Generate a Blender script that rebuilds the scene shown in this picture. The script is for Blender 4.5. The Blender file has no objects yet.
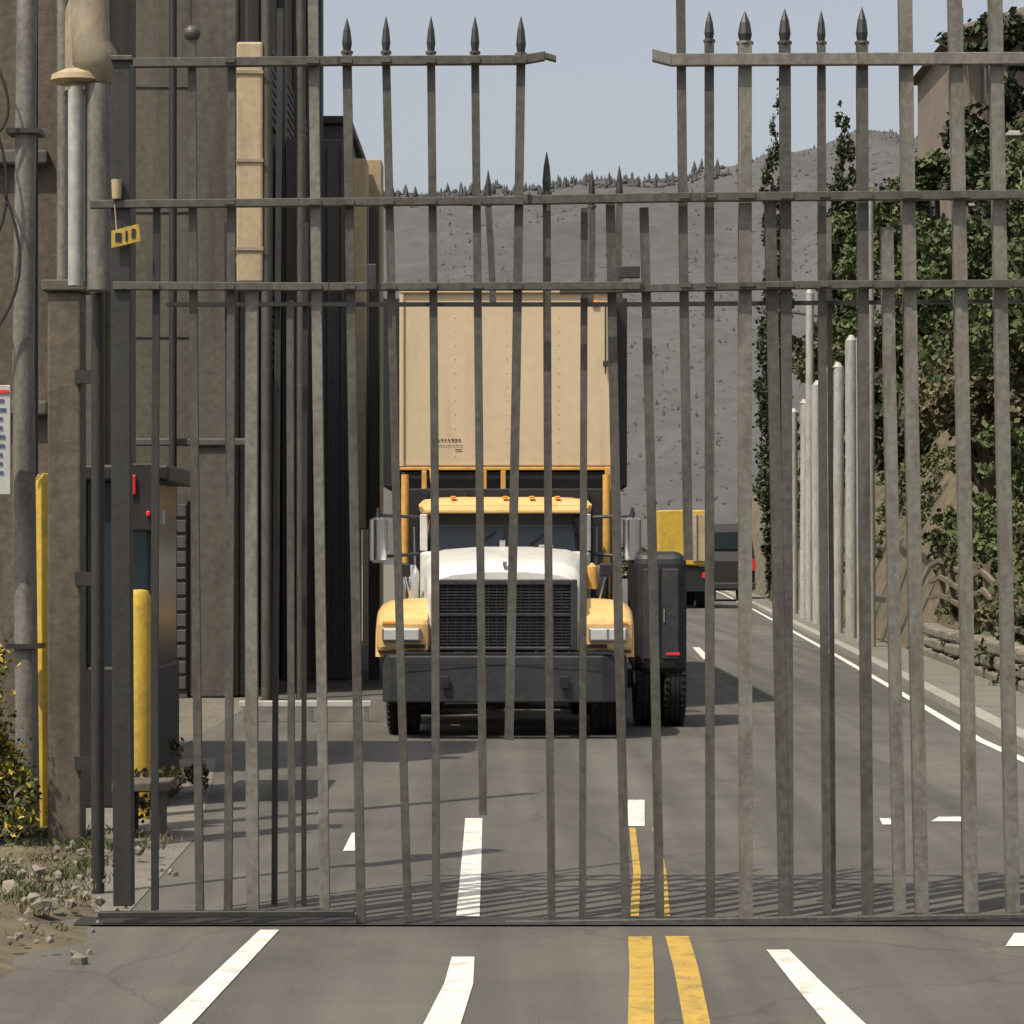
import bpy, bmesh, math, random
from mathutils import Vector, Matrix, noise
random.seed(7)
R=random.uniform
scene=bpy.context.scene
col=scene.collection

# ---------------------------------------------------------------- materials
def mat(name,c,rough=.6,metal=0.,var=.25,scale=3.,fine=40.,bump=.0,dirt=None,dirt_amt=.0,stretch=None,coat=0.,bumpscale=None):
    m=bpy.data.materials.new(name); m.use_nodes=True
    nt=m.node_tree; N=nt.nodes; L=nt.links
    b=N['Principled BSDF']; b.inputs['Roughness'].default_value=rough; b.inputs['Metallic'].default_value=metal
    if coat: b.inputs['Coat Weight'].default_value=coat
    tc=N.new('ShaderNodeTexCoord'); mp=N.new('ShaderNodeMapping'); L.new(tc.outputs['Object'],mp.inputs[0])
    if stretch: mp.inputs['Scale'].default_value=stretch
    n1=N.new('ShaderNodeTexNoise'); n1.inputs['Scale'].default_value=scale; n1.inputs['Detail'].default_value=6; n1.inputs['Roughness'].default_value=.6
    n2=N.new('ShaderNodeTexNoise'); n2.inputs['Scale'].default_value=fine; n2.inputs['Detail'].default_value=4
    L.new(mp.outputs[0],n1.inputs['Vector']); L.new(tc.outputs['Object'],n2.inputs['Vector'])
    a=N.new('ShaderNodeMath'); a.operation='ADD'; L.new(n1.outputs[0],a.inputs[0]); L.new(n2.outputs[0],a.inputs[1])
    mr=N.new('ShaderNodeMapRange'); mr.inputs['From Min'].default_value=.7; mr.inputs['From Max'].default_value=1.3
    mr.inputs['To Min'].default_value=1-var; mr.inputs['To Max'].default_value=1+var; L.new(a.outputs[0],mr.inputs[0])
    mx=N.new('ShaderNodeVectorMath'); mx.operation='SCALE'; mx.inputs[0].default_value=c; L.new(mr.outputs[0],mx.inputs['Scale'])
    out=mx.outputs[0]
    if dirt:
        n3=N.new('ShaderNodeTexNoise'); n3.inputs['Scale'].default_value=scale*1.7+.3 if scale>.2 else scale*1.7; n3.inputs['Detail'].default_value=9; n3.inputs['Roughness'].default_value=.7
        mp2=N.new('ShaderNodeMapping'); mp2.inputs['Location'].default_value=(5,3,9)
        if stretch: mp2.inputs['Scale'].default_value=stretch
        L.new(tc.outputs['Object'],mp2.inputs[0]); L.new(mp2.outputs[0],n3.inputs['Vector'])
        r=N.new('ShaderNodeMapRange'); r.inputs['From Min'].default_value=.5; r.inputs['From Max'].default_value=.68; r.inputs['To Max'].default_value=dirt_amt
        L.new(n3.outputs[0],r.inputs[0])
        mm=N.new('ShaderNodeMix'); mm.data_type='RGBA'; L.new(r.outputs[0],mm.inputs[0]); L.new(out,mm.inputs[6]); mm.inputs[7].default_value=(*dirt,1)
        out=mm.outputs[2]
    L.new(out,b.inputs['Base Color'])
    if bump:
        bp=N.new('ShaderNodeBump'); bp.inputs['Strength'].default_value=bump; bp.inputs['Distance'].default_value=.02
        L.new(a.outputs[0] if not bumpscale else n2.outputs[0],bp.inputs['Height']); L.new(bp.outputs[0],b.inputs['Normal'])
    return m

M={}
def asphalt():
    m=mat('asphalt',(.084,.079,.069),.88,var=.26,scale=.7,fine=90,bump=.5,dirt=(.12,.11,.09),dirt_amt=.45,bumpscale=1)
    nt=m.node_tree; N=nt.nodes; L=nt.links; b=N['Principled BSDF']
    src=b.inputs['Base Color'].links[0].from_socket
    tc=N.new('ShaderNodeTexCoord')
    nz=N.new('ShaderNodeTexNoise'); nz.inputs['Scale'].default_value=1.2; nz.inputs['Detail'].default_value=5; L.new(tc.outputs['Object'],nz.inputs['Vector'])
    va=N.new('ShaderNodeVectorMath'); va.operation='MULTIPLY_ADD'; L.new(nz.outputs['Color'],va.inputs[0]); va.inputs[1].default_value=(.9,.9,.9); L.new(tc.outputs['Object'],va.inputs[2])
    v=N.new('ShaderNodeTexVoronoi'); v.feature='DISTANCE_TO_EDGE'; v.inputs['Scale'].default_value=.33; L.new(va.outputs[0],v.inputs['Vector'])
    r=N.new('ShaderNodeMapRange'); r.inputs['From Max'].default_value=.007; r.inputs['To Min'].default_value=.75; r.inputs['To Max'].default_value=1; L.new(v.outputs['Distance'],r.inputs[0])
    mp=N.new('ShaderNodeMapping'); mp.inputs['Scale'].default_value=(1.6,.05,1); L.new(tc.outputs['Object'],mp.inputs[0])
    ns=N.new('ShaderNodeTexNoise'); ns.inputs['Scale'].default_value=1.5; ns.inputs['Detail'].default_value=5; L.new(mp.outputs[0],ns.inputs['Vector'])
    r2=N.new('ShaderNodeMapRange'); r2.inputs['From Min'].default_value=.35; r2.inputs['From Max'].default_value=.65; r2.inputs['To Min'].default_value=.75; r2.inputs['To Max'].default_value=1.2; L.new(ns.outputs[0],r2.inputs[0])
    mu=N.new('ShaderNodeMath'); mu.operation='MULTIPLY'; L.new(r.outputs[0],mu.inputs[0]); L.new(r2.outputs[0],mu.inputs[1])
    vs=N.new('ShaderNodeVectorMath'); vs.operation='SCALE'; L.new(src,vs.inputs[0]); L.new(mu.outputs[0],vs.inputs['Scale']); L.new(vs.outputs[0],b.inputs['Base Color'])
    return m
M['asphalt']=asphalt()
M['ground']=mat('dusty_ground',(.13,.115,.09),.95,var=.35,scale=.8,fine=25,bump=.5,dirt=(.06,.065,.035),dirt_amt=.6)
M['apron']=mat('concrete_apron',(.15,.138,.115),.9,var=.25,scale=1.5,fine=60,bump=.4,dirt=(.08,.07,.058),dirt_amt=.6)
M['kerb']=mat('kerb_concrete',(.26,.25,.22),.9,var=.25,scale=4,fine=60,bump=.3)
M['white']=mat('white_paint',(.6,.585,.53),.8,var=.18,scale=5,fine=70,dirt=(.2,.19,.165),dirt_amt=.75,bump=.3,bumpscale=1)
M['yellowline']=mat('yellow_paint',(.4,.255,.045),.8,var=.2,scale=5,fine=70,dirt=(.15,.12,.06),dirt_amt=.85,bump=.3,bumpscale=1)
M['gate']=mat('weathered_grey_steel',(.074,.069,.059),.55,.15,var=.38,scale=2.5,fine=30,dirt=(.045,.034,.024),dirt_amt=.7,stretch=(3,3,.7),bump=.1)
M['gatel']=mat('galvanised_steel',(.155,.146,.126),.55,.15,var=.32,scale=2.5,fine=30,dirt=(.075,.06,.044),dirt_amt=.7,stretch=(3,3,.7),bump=.1)
M['gated']=mat('dark_steel',(.03,.03,.029),.5,.2,var=.3,scale=2.5,fine=30,dirt=(.055,.038,.027),dirt_amt=.5,stretch=(3,3,.7))
M['pale']=mat('pale_fence_steel',(.33,.325,.3),.6,.1,var=.22,scale=2,fine=20,dirt=(.17,.155,.125),dirt_amt=.6,stretch=(3,3,.7))
M['concA']=mat('grey_render',(.087,.079,.064),.9,var=.27,scale=.5,fine=12,dirt=(.04,.036,.03),dirt_amt=.7,stretch=(2,2,.3),bump=.2)
M['concC']=mat('brown_concrete',(.098,.081,.059),.9,var=.34,scale=.9,fine=15,dirt=(.038,.032,.026),dirt_amt=.8,stretch=(2,2,.4),bump=.3)
M['concD']=mat('dark_cladding',(.066,.064,.06),.7,var=.22,scale=.8,fine=10,dirt=(.042,.04,.037),dirt_amt=.5,stretch=(2,2,.4))
M['cream']=mat('cream_metal',(.36,.28,.17),.65,var=.16,scale=1.2,fine=12,dirt=(.19,.145,.095),dirt_amt=.6,stretch=(2,2,.5))
M['creamd']=mat('dull_cream_metal',(.24,.2,.14),.7,var=.2,scale=4,fine=20,dirt=(.12,.1,.07),dirt_amt=.6)
M['container']=mat('cream_container_paint',(.5,.395,.26),.6,var=.06,scale=.6,fine=9,dirt=(.34,.26,.17),dirt_amt=.45,stretch=(3,3,.35),bump=.05)
M['truckcream']=mat('truck_cream_paint',(.62,.4,.15),.4,var=.08,scale=3,fine=20,dirt=(.34,.22,.09),dirt_amt=.5,coat=.3)
M['truckwhite']=mat('truck_white_paint',(.6,.59,.56),.4,var=.06,scale=3,fine=20,dirt=(.32,.29,.25),dirt_amt=.45,coat=.3)
M['black']=mat('black_paint',(.01,.01,.011),.55,var=.4,scale=4,fine=20,dirt=(.028,.026,.022),dirt_amt=.35)
M['bumper']=mat('dark_bumper',(.028,.03,.036),.5,.1,var=.25,scale=4,fine=20,dirt=(.065,.058,.05),dirt_amt=.55)
M['rubber']=mat('tyre_rubber',(.013,.013,.013),.9,var=.4,scale=6,fine=40,dirt=(.03,.027,.023),dirt_amt=.5)
M['chrome']=mat('chrome',(.62,.63,.64),.22,1.,var=.08)
M['alu']=mat('aluminium',(.4,.4,.4),.38,.9,var=.15)
M['orange']=mat('orange_paint',(.58,.31,.07),.5,var=.15,scale=5,dirt=(.25,.14,.05),dirt_amt=.5)
M['yellow']=mat('yellow_painted_steel',(.45,.3,.03),.55,var=.18,scale=3,dirt=(.2,.14,.05),dirt_amt=.55)
M['glass']=mat('window_glass',(.02,.03,.035),.08,0,var=.05)
M['screen']=mat('tinted_windscreen',(.016,.026,.036),.25,0,var=.3,scale=2)
M['lens']=mat('headlight_lens',(.6,.6,.57),.1,.3,var=.05,coat=1)
M['amber']=mat('amber_lens',(.75,.27,.03),.25,var=.05)
M['red']=mat('red_lens',(.6,.03,.03),.3,var=.05)
M['leaf']=mat('leaves',(.062,.083,.024),.8,var=.65,scale=.7,fine=5)
M['leafd']=mat('cypress_leaves',(.038,.05,.022),.85,var=.5,scale=.9,fine=6)
M['leafy']=mat('dry_leaves',(.12,.1,.05),.85,var=.5,scale=.8,fine=5)
M['flower']=mat('yellow_flowers',(.5,.37,.04),.6,var=.3)
M['bark']=mat('bark',(.08,.06,.042),.95,var=.4,scale=5,fine=30,bump=.6)
M['hill']=mat('hillside_haze_tint',(.074,.071,.072),1,var=.2,scale=.012,fine=.12,dirt=(.058,.061,.062),dirt_amt=.8)  # aerial haze painted into base and dirt colours; no mist in the scene
M['hilltree']=mat('foliage_haze_tint',(.06,.065,.065),1,var=.12,scale=.02,fine=.2)  # muted grey-green with distance haze painted in, kept near the hill tone
M['bank']=mat('bank_soil',(.11,.088,.056),1,var=.5,scale=.6,fine=5,bump=.6,dirt=(.05,.058,.025),dirt_amt=.8)
M['stone']=mat('stone_wall',(.17,.15,.12),.9,var=.35,scale=3,fine=20,bump=.6)
M['stucco']=mat('tan_stucco',(.17,.14,.11),.9,var=.18,scale=.8,fine=20,dirt=(.11,.09,.07),dirt_amt=.6)
M['roof']=mat('brown_roof',(.1,.08,.065),.9,var=.3,scale=2,fine=14,bump=.4)
M['wood']=mat('old_wood',(.15,.12,.085),.9,var=.35,scale=3,fine=25,stretch=(6,6,.7))
M['signwhite']=mat('sign_white',(.42,.42,.39),.5,var=.1,dirt=(.25,.23,.2),dirt_amt=.5)
M['signblue']=mat('sign_blue',(.05,.08,.25),.5,var=.08)

# ---------------------------------------------------------------- helpers
def empty(name,loc=(0,0,0)):
    o=bpy.data.objects.new(name,None); o.location=loc; col.objects.link(o); return o
def finish(name,bm,m,parent=None,smooth=False,bevel=0,seg=2):
    bmesh.ops.recalc_face_normals(bm,faces=bm.faces)
    me=bpy.data.meshes.new(name); bm.to_mesh(me); bm.free()
    if isinstance(m,(list,tuple)):
        for k in m: me.materials.append(k)
    else: me.materials.append(m)
    if smooth:
        for p in me.polygons: p.use_smooth=True
    o=bpy.data.objects.new(name,me); col.objects.link(o)
    if parent is not None: o.parent=parent; o.matrix_parent_inverse=Matrix.Translation(-parent.location)
    if bevel:
        b=o.modifiers.new('bevel','BEVEL'); b.width=bevel; b.segments=seg; b.limit_method='ANGLE'; b.angle_limit=math.radians(40)
    if smooth:
        try: me.set_sharp_from_angle(angle=math.radians(40))
        except Exception: pass
    return o
def addbox(bm,x0,x1,y0,y1,z0,z1,mi=0):
    vs=[bm.verts.new(p) for p in [(x0,y0,z0),(x1,y0,z0),(x1,y1,z0),(x0,y1,z0),(x0,y0,z1),(x1,y0,z1),(x1,y1,z1),(x0,y1,z1)]]
    for f in [(0,3,2,1),(4,5,6,7),(0,1,5,4),(1,2,6,5),(2,3,7,6),(3,0,4,7)]:
        fa=bm.faces.new([vs[i] for i in f]); fa.material_index=mi
def boxes(name,lst,m,parent=None,bevel=0,seg=2):
    bm=bmesh.new()
    for b in lst: addbox(bm,*b)
    return finish(name,bm,m,parent,bevel=bevel,seg=seg)
def addtube(bm,pts,radii,n=12,cap=True,mi=0,square=False):
    rings=[]
    pts=[Vector(p) for p in pts]
    if not isinstance(radii,(list,tuple)): radii=[radii]*len(pts)
    up=None
    for i,p in enumerate(pts):
        d=(pts[min(i+1,len(pts)-1)]-pts[max(i-1,0)]).normalized()
        if up is None: up=Vector((0,1,0)) if abs(d.y)<.9 else Vector((1,0,0))
        a=d.cross(up).normalized(); b=a.cross(d).normalized(); up=b
        off=math.pi/4 if square else 0
        rr=radii[i]*(1.414 if square else 1)
        rings.append([bm.verts.new(p+a*rr*math.cos(t*2*math.pi/n+off)+b*rr*math.sin(t*2*math.pi/n+off)) for t in range(n)])
    for r1,r2 in zip(rings,rings[1:]):
        for i in range(n):
            f=bm.faces.new([r1[i],r1[(i+1)%n],r2[(i+1)%n],r2[i]]); f.material_index=mi
    if cap:
        for r in (rings[0],rings[-1]):
            try: f=bm.faces.new(r); f.material_index=mi
            except ValueError: pass
def tube(name,pts,radii,m,parent=None,n=14):
    bm=bmesh.new(); addtube(bm,pts,radii,n); return finish(name,bm,m,parent,smooth=True)
def loft(name,secs,m,parent=None,smooth=True,bevel=0):
    bm=bmesh.new(); rs=[[bm.verts.new(p) for p in s] for s in secs]
    n=len(rs[0])
    for a,b in zip(rs,rs[1:]):
        for i in range(n): bm.faces.new([a[i],a[(i+1)%n],b[(i+1)%n],b[i]])
    bm.faces.new(rs[0]); bm.faces.new(rs[-1])
    return finish(name,bm,m,parent,smooth=smooth,bevel=bevel)
def lathe_x(name,cx,cy,cz,prof,m,parent=None,n=40):
    bm=bmesh.new(); rs=[]
    for dx,r in prof:
        rs.append([bm.verts.new((cx+dx,cy+r*math.cos(t*2*math.pi/n),cz+r*math.sin(t*2*math.pi/n))) for t in range(n)])
    for a,b in zip(rs,rs[1:]):
        for i in range(n): bm.faces.new([a[i],a[(i+1)%n],b[(i+1)%n],b[i]])
    bm.faces.new(rs[0]); bm.faces.new(rs[-1])
    return finish(name,bm,m,parent,smooth=True)
def sheet(name,pts,z,m,parent=None):
    bm=bmesh.new(); bm.faces.new([bm.verts.new((x,y,z)) for x,y in pts]); 
    o=finish(name,bm,m,parent)
    me=o.data
    if me.polygons[0].normal.z<0: me.flip_normals()
    return o
def tyre(name,cx,cy,r,w,parent,tread=True):
    h=w/2
    prof=[(-h*.8,r*.55),(-h,r*.7),(-h,r*.9),(-h*.86,r*.985),(-h*.5,r),(-h*.45,r*.975),(-h*.38,r*.975),(-h*.33,r),(-.06*h,r),(-.03*h,r*.975),(.03*h,r*.975),(.06*h,r),(h*.33,r),(h*.38,r*.975),(h*.45,r*.975),(h*.5,r),(h*.86,r*.985),(h,r*.9),(h,r*.7),(h*.8,r*.55)]
    lathe_x(name+'_tyre',cx,cy,r,prof,M['rubber'],parent)
    lathe_x(name+'_rim',cx,cy,r,[(-h*.75,r*.56),(-h*.6,r*.5),(-h*.3,r*.2),(h*.3,r*.2),(h*.6,r*.5),(h*.75,r*.56)],M['alu'],parent)
    if not tread: return
    bm=bmesh.new()
    for i in range(44):
        a=i*2*math.pi/44
        for s in (-1,1):
            c=Vector((cx+s*h*.72,cy+(r+.002)*math.cos(a),r+(r+.002)*math.sin(a)))
            mtx=Matrix.Translation(c)@Matrix.Rotation(a,4,'X')@Matrix.Diagonal((h*.36,.022,r*.05,1))
            bmesh.ops.create_cube(bm,size=1,matrix=mtx)
    finish(name+'_tread',bm,M['rubber'],parent)
def foliage(name,blobs,n,size,m,parent=None,extra=None,clump=.32,extra_frac=.12):
    vs=[];fs=[];mi=[]
    tot=sum(b[3]*b[4]*b[5] for b in blobs)
    for b in blobs:
        k=max(8,int(n*b[3]*b[4]*b[5]/tot))
        cl=[]
        for _ in range(max(5,k//60)):
            d=Vector((random.gauss(0,1),random.gauss(0,1),random.gauss(0,1))).normalized()*(R(.25,1)**.45)
            cl.append((d,R(.12,clump)))
        for _ in range(k):
            c,s=random.choice(cl)
            d=c+Vector((random.gauss(0,s*.6),random.gauss(0,s*.6),random.gauss(0,s*.5)))
            p=Vector((b[0]+d.x*b[3],b[1]+d.y*b[4],b[2]+d.z*b[5]))
            if p.z<.02: continue
            a=Vector((R(-1,1),R(-1,1),R(-1,1))).normalized(); q=a.orthogonal().normalized()
            q=Matrix.Rotation(R(0,6.28),3,a)@q
            w=a.cross(q); s1=size*R(.5,1.2); s2=s1*R(.45,.8)
            i=len(vs); vs+= [p-q*s1,p+w*s2,p+q*s1,p-w*s2]; fs.append((i,i+1,i+2,i+3)); mi.append(1 if extra and R(0,1)<extra_frac else 0)
    me=bpy.data.meshes.new(name); me.from_pydata([tuple(v) for v in vs],[],fs)
    me.materials.append(m)
    if extra: me.materials.append(extra)
    me.polygons.foreach_set('material_index',mi)
    o=bpy.data.objects.new(name,me); col.objects.link(o)
    if parent is not None: o.parent=parent; o.matrix_parent_inverse=Matrix.Translation(-parent.location)
    return o
def tree(name,x,y,z,h,r,m,n=5000,size=.16,trunk=.18,kind='round'):
    p=empty(name,(x,y,z))
    bm=bmesh.new()
    addtube(bm,[(x,y,z-.3),(x+R(-.1,.1),y,z+h*.4),(x+R(-.2,.2),y,z+h*.85)],[trunk,trunk*.6,trunk*.15],10)
    bl=[]
    if kind=='cypress':
        k=14
        for i in range(k):
            t=i/(k-1); rr=r*(math.sin(min(1,t*1.5+.25)*math.pi/2))*(1-t)**.5+.12
            bl.append((x+R(-.15,.15)*r,y+R(-.1,.1)*r,z+h*(.06+.9*t),rr,rr,h*.09))
    else:
        for i in range(10):
            a=R(0,6.28); q=R(.2,.75)*r; zz=z+h*R(.3,.88); e=(x+q*math.cos(a),y+q*math.sin(a),zz)
            addtube(bm,[(x,y,z+h*R(.15,.3)),((x+e[0])/2,(y+e[1])/2,z+h*.4+(zz-z-h*.4)*.4),e],[trunk*.4,trunk*.25,.02],6)
            bl.append((*e,r*R(.35,.6),r*R(.35,.6),r*R(.3,.5)))
    finish('trunk_and_limbs',bm,M['bark'],p,smooth=True)
    foliage('crown',bl,n,size,m,p)
    return p

# ---------------------------------------------------------------- ground, road
CUR=[(4.45,3),(4.5,14),(4.79,24.3),(5.5,35),(6.2,46),(7.3,64),(8.7,87),(11.2,130),(15.5,218),(20,300)]
def curbx(y):
    for (xa,ya),(xb,yb) in zip(CUR,CUR[1:]):
        if y<=yb: return xa+(xb-xa)*(y-ya)/(yb-ya)
    return CUR[-1][0]
sheet('ground',[(-1800,-60),(1800,-60),(1800,4500),(-1800,4500)],-.008,M['ground'])
left=[(-2.35,3),(-2.35,13),(-3.1,20),(-3.3,60),(-1,130),(4,218),(9,300)]
sheet('road',[(-2.35,3)]+[(x,y) for x,y in CUR]+left[::-1][:-1],0,M['asphalt'])
sheet('pavement',[(-3.3,12.4),(-1.9,12.4),(-2.0,16),(-2.6,22),(-3.3,22)],.004,M['apron'])
def strip(pts,w0,w1=None):
    w1=w1 or w0
    n=len(pts); L=[];Rr=[]
    for i,(x,y) in enumerate(pts):
        w=(w0+(w1-w0)*i/(n-1))/2; L.append((x-w,y)); Rr.append((x+w,y))
    return L+Rr[::-1]
marks=empty('road_markings')
def mk(name,pts,w0,w1=None,m='white'): sheet(name,strip(pts,w0,w1),.005,M[m],marks)
mk('edge_line',[(-1.36,8),(-1.26,9.5),(-1.144,11.8)],.15,.09)
mk('lane_dash',[(-.3,8.7),(-.262,9.43),(-.22,10.3),(-.215,11)],.16,.1)
mk('lane_dash_2',[(-.216,12.25),(-.235,14.5),(-.258,16.9)],.115)
mk('right_line',[(1.3,8.6),(1.256,9.43),(1.22,10.3),(1.19,11.2)],.17,.1)
mk('yellow_line',[(.44,8.6),(.487,9.43),(.555,10.7),(.594,11.6)],.095,.11,'yellowline')
mk('yellow_line_2',[(.655,8.6),(.698,9.43),(.745,10.7),(.766,11.6)],.095,.11,'yellowline')
mk('thin_yellow_line',[(.6,12.25),(.7,14),(.785,16.3)],.045,.04,'yellowline')
mk('thin_yellow_line_2',[(.76,12.25),(.85,14),(.93,16.3)],.03,.03,'yellowline')
mk('far_dash',[(.81,16.4),(.905,18.2)],.12)
mk('small_dash',[(2.3,11.3),(2.42,11.7)],.14)
mk('small_dash_2',[(2.9,16.7),(3.0,17.0)],.2)
mk('small_dash_3',[(2.48,16.5),(2.52,16.9)],.07)
mk('small_dash_4',[(-.98,15.0),(-.99,16.0)],.07)
for a,b in [(44,50),(62,70),(82,92),(106,120)]:
    mk('far_lane_dash',[(curbx(a)*.5+.55*(a/60),a),(curbx(b)*.5+.55*(b/60),b)],.14)
sheet('kerb_edge_line',[(x-.3,y) for x,y in CUR[1:]]+[(x-.2,y) for x,y in CUR[1:]][::-1],.005,M['white'],marks)
bm=bmesh.new()
pr=[(0,0),(0,.1),(.02,.12),(.16,.12),(.16,0)]
rs=[[bm.verts.new((x+dx,y,dz-.01)) for dx,dz in pr] for x,y in CUR]
for a,b in zip(rs,rs[1:]):
    for i in range(4): bm.faces.new([a[i],a[i+1],b[i+1],b[i]])
finish('kerb',bm,M['kerb'])
sheet('pavement',[(x+.16,y) for x,y in CUR]+[(x+1.1,y) for x,y in CUR][::-1],.1,M['apron'])

bm=bmesh.new(); nx,ny=40,60
g=[[None]*(ny+1) for _ in range(nx+1)]
for i in range(nx+1):
    for j in range(ny+1):
        x=-5+i/nx*3.35; y=8.5+j/ny*7.5
        edge=-2.0+.12*math.sin(y*1.7)+.15*noise.noise(Vector((y*3,0,0))) + (.0 if y<12 else -.12*(y-12))
        h=max(0,min(1,(edge-x)/.5))*(.07+.09*noise.noise(Vector((x*3,y*3,0)))+.04*noise.noise(Vector((x*11,y*11,0))))-.012
        g[i][j]=bm.verts.new((x,y,h))
for i in range(nx):
    for j in range(ny): bm.faces.new([g[i][j],g[i+1][j],g[i+1][j+1],g[i][j+1]])
finish('dirt_verge',bm,M['bank'],smooth=True)
bm=bmesh.new()
for _ in range(260):
    x=R(-3.4,-1.85)-abs(random.gauss(0,.1)); y=R(10.8,15); s=R(.006,.028)*(1 if R(0,1)<.92 else 2.2)
    r=bmesh.ops.create_icosphere(bm,subdivisions=1,radius=s,matrix=Matrix.Translation((x,y,.01 if x>-2 else .07)))
    for v in r['verts']: v.co+=Vector((R(-1,1),R(-1,1),R(-1,1)))*s*.3
finish('rubble',bm,M['stone'])
def grass(name,n,x0,x1,y0,y1,h,m,zf=lambda x,y:0):
    vs=[];fs=[]
    tufts=[(R(x0,x1),R(y0,y1)) for _ in range(max(4,n//40))]
    for _ in range(n):
        tx,ty=random.choice(tufts); x=tx+random.gauss(0,.06); y=ty+random.gauss(0,.06); z=zf(x,y)
        a=R(0,6.28); l=h*R(.4,1.1); d=Vector((math.cos(a),math.sin(a),0)); t=d*l*R(.1,.9); w=Vector((-d.y,d.x,0))*.005
        i=len(vs); b=Vector((x,y,z)); vs+=[b-w,b+w,b+t*.4+Vector((0,0,l*.7)),b+t+Vector((0,0,l))]; fs+=[(i,i+1,i+2),(i+1,i+3,i+2)]
    me=bpy.data.meshes.new(name); me.from_pydata([tuple(v) for v in vs],[],fs); me.materials.append(m)
    o=bpy.data.objects.new(name,me); col.objects.link(o); return o
grass('dry_grass',2600,-3.4,-2.1,11.2,15.5,.05,M['leafy'],lambda x,y:.05)
grass('grass',1500,-3.4,-2.3,12.5,15.5,.07,M['leaf'],lambda x,y:.05)

# ---------------------------------------------------------------- GATE  (gate drawing grid: 4.8 mm per unit)
U=1/208.33
def gx(u): return (u-512)*U
def gz(v): return 1.75-(v-560)*U
cnt=[0]
def bar(bm,u0,v0,u1,v1,w,y,tip=0,mi=0,ball=False):
    cnt[0]+=1; y=y+(cnt[0]%5)*.0022
    r=w*U/2
    dx=gx(u1)-gx(u0); n=6; a=R(-.006,.006)
    pts=[]
    for i in range(n+1):
        t=i/n; pts.append((gx(u0)+dx*t+a*math.sin(t*math.pi),y,gz(v0+(v1-v0)*t)))
    addtube(bm,pts,[r]*(n+1),4,mi=mi,square=True)
    if tip:
        x,z=gx(u0),gz(v0)
        addtube(bm,[(x,y,z+.001),(x,y,z+.014)],[r*1.35,r*1.35],8,mi=mi)
        addtube(bm,[(x,y,z+.015),(x,y,z+tip*U*.3),(x,y,z+tip*U*.65),(x,y,z+tip*U)],[r*.85,r*1.12,r*.8,.0015],8,mi=2)
    if ball:
        bmesh.ops.create_uvsphere(bm,u_segments=14,v_segments=10,radius=r*2.1,matrix=Matrix.Translation((gx(u0),y,gz(v0)+r*1.6)))
def rail(bm,pts,w,y,d=.02,mi=0):
    h=w*U/2
    for (u0,v0),(u1,v1) in zip(pts,pts[1:]):
        c=[(gx(u0),gz(v0)),(gx(u1),gz(v1))]
        vs=[]
        for x,z in c:
            vs.append([bm.verts.new(p) for p in [(x,y-d,z-h),(x,y+d,z-h),(x,y+d,z+h),(x,y-d,z+h)]])
        a,b=vs
        for i in range(4): bm.faces.new([a[i],a[(i+1)%4],b[(i+1)%4],b[i]]).material_index=mi
        bm.faces.new(a).material_index=mi; bm.faces.new(b).material_index=mi
def welds(bm,bars,vr,y,mi=0):
    # weld collars where pickets cross a rail
    for u0,v0,u1,v1,w,*_ in bars:
        if v0<vr<v1:
            u=u0+(u1-u0)*(vr-v0)/(v1-v0); x=gx(u); z=gz(vr); q=w*U*.62
            addbox(bm,x-q,x+q,y-.006,y,z-.012+R(-.003,.003),z+.012,mi)
GM=[M['gate'],M['gatel'],M['gated']]
G1=empty('sliding_gate',(gx(310),12,0))
bm=bmesh.new(); Y=12.0
L1=[(157,205,155,910,7,0,2),(232,-15,228,910,8,0,0),(252,292,253,910,12,0,1),(290,300,292,908,7,0,0),
 (313,-15,325,908,10,0,1),(347,54,361,922,9,36,0),(386,54,408,920,8,38,0),(431,54,436,920,8,38,0),(475,54,483,815,8,38,0),(521,56,509,740,9,40,0)]
for u0,v0,u1,v1,w,t,mi in L1: bar(bm,u0,v0,u1,v1,w,Y,t,mi)
bar(bm,192,40,200,914,8,Y,0,0,ball=True)
finish('pickets',bm,GM,G1,bevel=.002,seg=1)
bm=bmesh.new()
rail(bm,[(135,65),(340,63),(522,62),(545,58)],9,Y-.045)
rail(bm,[(545,58),(556,61)],6,Y-.045)
rail(bm,[(92,206),(300,204),(528,202)],8,Y-.045)
rail(bm,[(115,287),(330,288),(640,287)],8,Y-.045)
rail(bm,[(100,913),(355,912)],6,Y-.045,mi=2)
finish('rails',bm,GM,G1,bevel=.003,seg=1)
bm=bmesh.new(); welds(bm,L1,204,Y-.067); welds(bm,L1,288,Y-.067); welds(bm,L1,63,Y-.067)
finish('weld_plates',bm,GM,G1)
bm=bmesh.new(); bar(bm,122,62,124,905,19,Y,0,2); rail(bm,[(112,60),(134,60)],5,Y,.06,mi=0)
finish('end_post',bm,GM,G1,bevel=.004)
bm=bmesh.new(); rail(bm,[(130,936),(498,931)],6,Y+.02,.03,mi=2); rail(bm,[(215,925),(498,924)],3,Y,.012,mi=2)
finish('bottom_rail',bm,GM,G1)
boxes('latch',[(gx(372)-.02,gx(372)+.025,Y-.09,Y-.066,gz(292),gz(266))],M['gated'],G1,bevel=.004)
bm=bmesh.new()
q=[(114,250),(143,243),(141,226),(114,233)]
a=[bm.verts.new((gx(u),Y-.079,gz(v))) for u,v in q]; b=[bm.verts.new((gx(u),Y-.074,gz(v))) for u,v in q]
bm.faces.new(a); bm.faces.new(b)
for i in range(4): bm.faces.new([a[i],a[(i+1)%4],b[(i+1)%4],b[i]])
finish('warning_tag',bm,M['yellow'],G1)
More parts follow.
